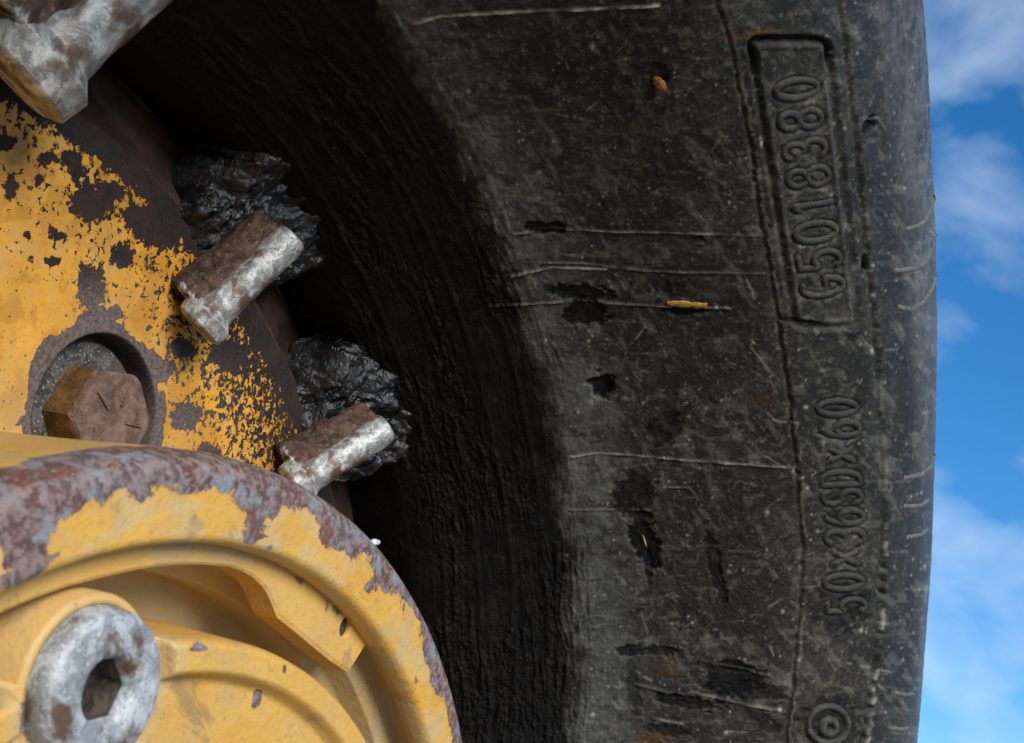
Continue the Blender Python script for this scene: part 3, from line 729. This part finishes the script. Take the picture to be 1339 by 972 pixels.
for k in range(16):
    vi = k % 3; parts = variants[vi]
    if vi in first:
        parts = [q.copy() for q in parts]
        for q in parts: COL.objects.link(q)
    first.add(vi)
    parts[0].parent = wheel; parts[0].location = (0, 0, ZC); parts[0].rotation_euler = (0, math.radians(77.7 - LUGS[k]), 0)
    if k == 0:                                    # heavier one, turned a little on its seat
        pi_ = on_plane(np.array([26.]), np.array([70.]), .318)[0]; po_ = on_plane(np.array([150.]), np.array([-36.]), .272)[0]
        def frame(o_, a_, n_):
            a_ = Vector(a_).normalized(); n_ = Vector(n_); n_ = (n_ - a_ * n_.dot(a_)).normalized(); t_ = n_.cross(a_)
            return Matrix([[a_[i], t_[i], n_[i], o_[i] * S] for i in range(3)] + [[0, 0, 0, 1]])
        z1 = np.zeros(1); o0 = lug_to_wheel(z1, z1, z1)[0]; a0 = lug_to_wheel(z1 + .1, z1, z1)[0] - o0; n0_ = lug_to_wheel(z1, z1, z1 + .1)[0] - o0
        F0 = frame(o0, a0, n0_); F1 = frame(pi_, po_ - pi_, (0, -1, 0))
        parts[0].matrix_basis = Matrix.Translation((0, 0, ZC)) @ F1 @ Matrix.Rotation(math.radians(38), 4, 'X') @ Matrix.Scale(1.85, 4) @ F0.inverted()
    for q in parts[1:]: q.parent = parts[0]

# --- hub: turned drum with a chipped front ring, retaining ring, recessed cover and plug
def build_hub():
    phi = phis(40, 150, 900, 260)
    K = [(.570, DD + .006), (.558, DD - .008), (.552, DD - .03), (.550, DD - .08), (.553, .16), (.558, .06), (.559, .030)]
    a = catmull(K, 14)
    b = np.array([(.5575, .018), (.554, .009), (.549, .003), (.543, .0005)])
    f = np.stack([np.linspace(.541, .500, 50), np.zeros(50)], -1)
    c = np.array([(.497, .0006), (.4945, .003), (.4925, .007), (.4915, .016), (.491, .0235), (.5065, .024), (.507, .052), (.4935, .0525), (.489, .054), (.4805, .0545), (.4790, .057), (.4785, .078), (.4765, .081), (.4630, .0815), (.4612, .084), (.4610, .118), (.459, .126), (.455, .1275), (.42, .128), (.40, .128)])
    full = np.vstack([a, b, f, c]); P = lathe_pts(full, phi)
    idx = np.arange(len(full))[:, None] + 0 * phi
    R_ = full[:, 0][:, None] + 0 * phi; D_ = full[:, 1][:, None] + 0 * phi
    front = idx >= len(a)
    wear = np.where(front, -.10 + .30 * sstep(.512, .536, R_) + .2 * sstep(.534, .545, R_), np.where(D_ < .06, .30 * sstep(.05, .03, D_), -.28))
    wear = wear + np.where(front & (R_ < .506) & (D_ < .002), .10, 0) + np.where(D_ > .03, 0, 0) - np.where(front & (D_ > .02), .12, 0)
    dirt_lift = np.where(front & (D_ > .004), .45 + .4 * (D_ > .05), 0) + np.where(~front, .35, 0)  # pale dirt, made stronger in the recess to lighten its shade
    px, py = project(P)
    dirt_lift = np.clip(dirt_lift + np.where(front, .5 * sstep(.52, .64, fbm(phi * 18 + 0 * R_, R_ * 60, 17, 4, .6)), 0), 0, 1)
    for cx, cy, rx, ry, k in [(30, 730, 40, 60, .30), (225, 690, 22, 20, .16), (330, 690, 28, 34, .28), (430, 715, 22, 24, .26), (480, 770, 16, 14, .26), (505, 800, 12, 14, .24), (560, 880, 14, 40, .2), (115, 725, 16, 10, .22),
                              (160, 700, 50, 20, -.12), (290, 690, 20, 20, -.15), (385, 705, 26, 24, -.16), (540, 830, 16, 40, -.12), (230, 690, 30, 26, -.05)]:
        wear = wear + np.where(front, k * np.exp(-(((px - cx) / rx) ** 2 + ((py - cy) / ry) ** 2)), 0)
    return mesh_obj('hub', P.reshape(-1, 3), grid_faces(*P.shape[:2], wrap=True), M['hub'], wheel, True, dict(wear=wear.ravel(), dirt_lift=dirt_lift.ravel()))
hub = build_hub()

def extrude_outline(name, outer, inner, y0, y1, mat, parent, bev=.0025, attrs=None, wearf=None):
    # ring sector between two curves (x,z): cross-section with small bevels
    outer = np.array(outer); inner = np.array(inner); n = len(outer)
    V = []; cols = 14
    ys = []
    for j in range(cols):
        t = j / (cols - 1)
        V.append(outer * (1 - t) + inner * t)
    V = np.array(V).transpose(1, 0, 2)             # n, cols, 2
    L = np.linalg.norm(outer - inner, axis=1)[:, None]
    t = np.linspace(0, 1, cols)[None, :] * L; e = np.minimum(t, L - t)
    y = y0 + np.maximum(0, bev - e) * .8
    top = np.stack([V[..., 0], y, V[..., 1]], -1)
    allp = [np.stack([outer[:, 0], np.full(n, y1), outer[:, 1]], -1)[:, None, :], top, np.stack([inner[:, 0], np.full(n, y1), inner[:, 1]], -1)[:, None, :]]
    G = np.concatenate(allp, 1); nc = cols + 2
    F = grid_faces(n, nc).tolist() + [[i * nc + nc - 1, i * nc, (i + 1) * nc, (i + 1) * nc + nc - 1] for i in range(n - 1)]
    F.append(list(range(nc))[::-1]); F.append([(n - 1) * nc + k for k in range(nc)])
    gx, gy = project(G); w_ = np.full(gx.shape, wearf if wearf is not None else -.1)
    for cx, cy, rx, ry, k in [(440, 790, 34, 16, .20), (465, 812, 14, 14, .18), (395, 755, 20, 8, .16)]: w_ = w_ + k * np.exp(-(((gx - cx) / rx) ** 2 + ((gy - cy) / ry) ** 2))
    return mesh_obj(name, G.reshape(-1, 3), F, mat, parent, False, attrs=dict(wear=w_.ravel(), dirt_lift=np.full(n * nc, .2)))

YC = .024
def pz(px, py): p = on_plane(np.array([px]), np.array([py]), YC)[0]; return np.array([p[0], p[2]])
end_o, end_i = pz(487, 828), pz(455, 879)
a_end = math.atan2(end_o[1], end_o[0])
inner_px = [(455, 879), (434, 865), (414, 849), (388, 827), (364, 808), (358, 792), (352, 778), (344, 766), (332, 755), (318, 747), (303, 742), (286, 740)]
inn = [pz(*q) for q in inner_px]
aN = math.atan2(inn[-1][1], inn[-1][0]); rN = np.linalg.norm(inn[-1])
sweep = np.linspace(aN, aN + math.radians(215), 110)[1:]
inn += [np.array([math.cos(a), math.sin(a)]) * (rN + (.470 - rN) * min(1, (a - aN) / .25)) for a in sweep]
inn = np.array(inn)
# densify the ear
def resamp(Q, n):
    L = np.concatenate([[0], np.cumsum(np.hypot(*np.diff(Q, axis=0).T))]); t = np.linspace(0, L[-1], n)
    return np.stack([np.interp(t, L, Q[:, 0]), np.interp(t, L, Q[:, 1])], -1)
inn = resamp(inn, 420)
ai = np.unwrap(np.arctan2(inn[:, 1], inn[:, 0]))
ao = a_end + (ai - ai[0]) * ((ai[-1] - a_end) / (ai[-1] - ai[0]))
out_ = np.stack([np.cos(ao), np.sin(ao)], -1) * .5045
ring = extrude_outline('retaining_ring', out_, inn, YC, YC + .026, M['hub'], hub, .002, wearf=-.07)
# plier hole: dark bore with a rim, set 1 mm into the ear
hc = pz(452, 821)
V, F = [], []
def bore(cx, cz, r, y):
    rings = [[(cx + q * math.cos(2 * math.pi * k / 28), yy, cz + q * math.sin(2 * math.pi * k / 28)) for k in range(28)] for q, yy in ((r * 1.22, y - .0003), (r * 1.05, y - .0009), (r, y - .0004))]
    V = [p for r_ in rings for p in r_]; F = []
    for i in range(2):
        for j in range(28): F.append((i * 28 + j, i * 28 + (j + 1) % 28, (i + 1) * 28 + (j + 1) % 28, (i + 1) * 28 + j))
    return V, F

PLR, PLP = polar(142, 905, -.004)
PLX, PLZ = PLR * math.cos(PLP), PLR * math.sin(PLP)
def build_cover():
    phi = phis(40, 150, 640, 200)
    K = np.vstack([[(.4245, .128), (.424, .06), (.4225, .012), (.4205, .004), (.4175, .0005)], np.stack([np.linspace(.4165, .400, 12), np.zeros(12)], -1),
                   [(.3985, .0008), (.3965, .003), (.3945, .007), (.392, .0125), (.389, .0140)], np.stack([np.linspace(.387, .18, 130), np.full(130, .0142)], -1), [(.1, .0142), (.0005, .0142)]])
    P = lathe_pts(K, phi)
    q = np.hypot(P[..., 0] - PLX, P[..., 2] - PLZ)
    P[..., 1] = np.maximum(P[..., 1], .016 * sstep(.0740, .0700, q) + .10 * sstep(.052, .048, q))
    R_ = K[:, 0][:, None] + 0 * phi
    wear = -.17 + .09 * sstep(.402, .418, R_)
    px, py = project(P)
    for cx, cy, rx, ry, k in [(335, 905, 10, 26, .34), (372, 878, 6, 12, .3), (262, 850, 26, 8, .2)]:
        wear = wear + k * np.exp(-(((px - cx) / rx) ** 2 + ((py - cy) / ry) ** 2))
    dirt_lift = .10 + .5 * sstep(.09, .078, q)
    o = mesh_obj('hub_cover', P.reshape(-1, 3), grid_faces(*P.shape[:2], wrap=True), M['hub'], hub, True, dict(wear=wear.ravel(), dirt_lift=dirt_lift.ravel()))
    return o
cover = build_cover()
def build_plug():
    n = 96; th = np.linspace(0, 2 * math.pi, n, endpoint=False)
    def hexrad(r): q = (th % (math.pi / 3)) - math.pi / 6; return r / np.cos(q) * .93
    rows = [(np.full(n, .0560), .10), (np.full(n, .0560), .008), (np.full(n, .0548), .001), (np.full(n, .0518), -.0035), (np.full(n, .047), -.0045), (np.full(n, .036), -.0045),
            (np.full(n, .0255), -.0042), (np.full(n, .0225), -.0005), (hexrad(.0215), .005), (hexrad(.0208), .032), (hexrad(.012), .036), (np.full(n, .0005), .037)]
    P = np.stack([np.stack([PLX + r * np.cos(th + .35), np.full(n, y), PLZ + r * np.sin(th + .35)], -1) for r, y in rows])
    o = mesh_obj('socket_plug', P.reshape(-1, 3), grid_faces(len(rows), n, True), M['plug'], hub, True)
    o.data.materials.append(M['hole_shade'])
    o.data.polygons.foreach_set('material_index', (np.arange(len(o.data.polygons)) // n >= 8).astype(np.int32))  # socket walls painted dark in place of shade
    B = [(.064, .128), (.064, .018), (.0615, .0145), (.0565, .0145), (.0565, .05)]
    V = np.stack([np.stack([PLX + r * np.cos(th), np.full(n, y), PLZ + r * np.sin(th)], -1) for r, y in B])
    mesh_obj('plug_boss', V.reshape(-1, 3), grid_faces(len(B), n, True), M['hub'], hub, True, dict(wear=np.full(len(B) * n, .06), dirt_lift=np.full(len(B) * n, .5)))
    return o
plug = build_plug()
plug['label'] = 'bright grey metal socket plug'
# the plier hole is a real bore: cut it through the ear with a boolean
cut_v, cut_f = prism_rings([circ(.0098, YC - .01, 32, 0, hc[0], hc[1]), circ(.0098, YC + .05, 32, 0, hc[0], hc[1])])
cutter = mesh_obj('cutter', cut_v, cut_f, M['hub'], None)
cutter.location = (0, 0, ZC)
import bmesh
for q in (ring, cutter):
    bm = bmesh.new(); bm.from_mesh(q.data); bmesh.ops.remove_doubles(bm, verts=bm.verts, dist=1e-6); bmesh.ops.recalc_face_normals(bm, faces=bm.faces); bm.to_mesh(q.data); bm.free()
bpy.context.view_layer.update()
bm_ = ring.modifiers.new('bore', 'BOOLEAN'); bm_.object = cutter; bm_.operation = 'DIFFERENCE'; bm_.solver = 'EXACT'
dg = bpy.context.evaluated_depsgraph_get()
newm = bpy.data.meshes.new_from_object(ring.evaluated_get(dg), preserve_all_data_layers=True, depsgraph=dg)
ring.modifiers.clear(); ring.data = newm
bpy.data.objects.remove(cutter, do_unlink=True)

V, F = prism_rings([circ(.0097, YC + .0055, 24, 0, hc[0], hc[1]), circ(.0097, YC + .024, 24, 0, hc[0], hc[1])])
mesh_obj('hole_shade_disc', V, F, M['hole_shade'], hub, False)  # dark disc added to paint the shade inside the plier hole
# --- axle tube behind the wheel, inner rim barrel is part of the disc
V = lathe_pts(np.array([(.0005, .45), (.50, .45), (.50, .56), (.42, .62), (.40, 1.2), (.46, 1.6), (.46, 2.4), (.0005, 2.4)]), np.linspace(0, 2 * math.pi, 64, endpoint=False)[None, :])
ax = mesh_obj('axle_housing', V.reshape(-1, 3), grid_faces(8, 64, True), M['darkrust'], wheel, True)

# ------------------------------------------------------------------ small loose things
def crumb(name, label, cat, px, py, lx, ly, lz, ang, col, seed, where='tyre', taper=.6):
    s = NT(name + '_material'); n1 = s.noise(500, 4, .6)
    mt = s.out(s.mix(s.ss(n1, .35, .65), tuple(c * .45 for c in col), col), .8, s.bump(n1, .0006, .6), spec=.2)
    if where == 'tyre': p, nm = hit_tyre([px], [py]); p = p[0]; nm = nm[0]; q, _ = hit_tyre([px + 12 * math.cos(ang)], [py + 12 * math.sin(ang)])
    else: p, nm = where; q = [p + np.array([math.cos(.4), 0, -math.sin(.4)]) * .01]
    ex = q[0] - p; ex -= nm * (ex @ nm); ex /= np.linalg.norm(ex); ey = np.cross(nm, ex)
    r_ = np.random.default_rng(seed); V = []; n = 9; mm = 10
    for i in range(n):
        t = -1 + 2 * i / (n - 1); k = (1 - taper * abs(t) ** 2.5) * (.85 + .3 * r_.random())
        for j in range(mm):
            a = 2 * math.pi * j / mm; g = .85 + .3 * r_.random()
            V.append(p + ex * t * lx + ey * math.cos(a) * ly * k * g + nm * (lz * .6 + math.sin(a) * lz * k * g + .0015 * math.sin(2 * t)))
    V2 = np.array(V); F = grid_faces(n, mm, True).tolist(); F.append(list(range(mm))[::-1]); F.append([(n - 1) * mm + j for j in range(mm)])
    o = mesh_obj(name, V2, F, mt, None, False); o.location = (0, 0, ZC)
    o['label'] = label; o['category'] = cat
    return o
crumb('wood_splinter', 'thin orange-brown splinter of wood lying flat on the tyre side wall', 'splinter', 898, 397, .024, .0042, .0032, .02, (.42, .22, .04), 3, taper=.25)
crumb('leaf_scrap', 'small crumpled brown leaf scrap stuck high on the tyre side wall', 'leaf', 862, 108, .0095, .0055, .004, .9, (.26, .12, .03), 5)
crumb('dried_stem', 'short pale bent stem lying in a dark drip on the tyre', 'stem', 843, 707, .0085, .0012, .0012, 1.25, (.42, .26, .14), 6)
hp = np.array([.5555 * math.cos(1.16), .012, .5555 * math.sin(1.16)])
hr, hphi = polar(490, 709, .012)
hp = np.array([.5560 * math.cos(hphi), .012, .5560 * math.sin(hphi)])
crumb('grit_grain', 'tiny white grain of grit on the rusty hub edge', 'grit', 0, 0, .0042, .0034, .003, 0, (.85, .85, .83), 9, where=(hp, np.array([math.cos(hphi), -.3, math.sin(hphi)]) / math.hypot(1, .3)))
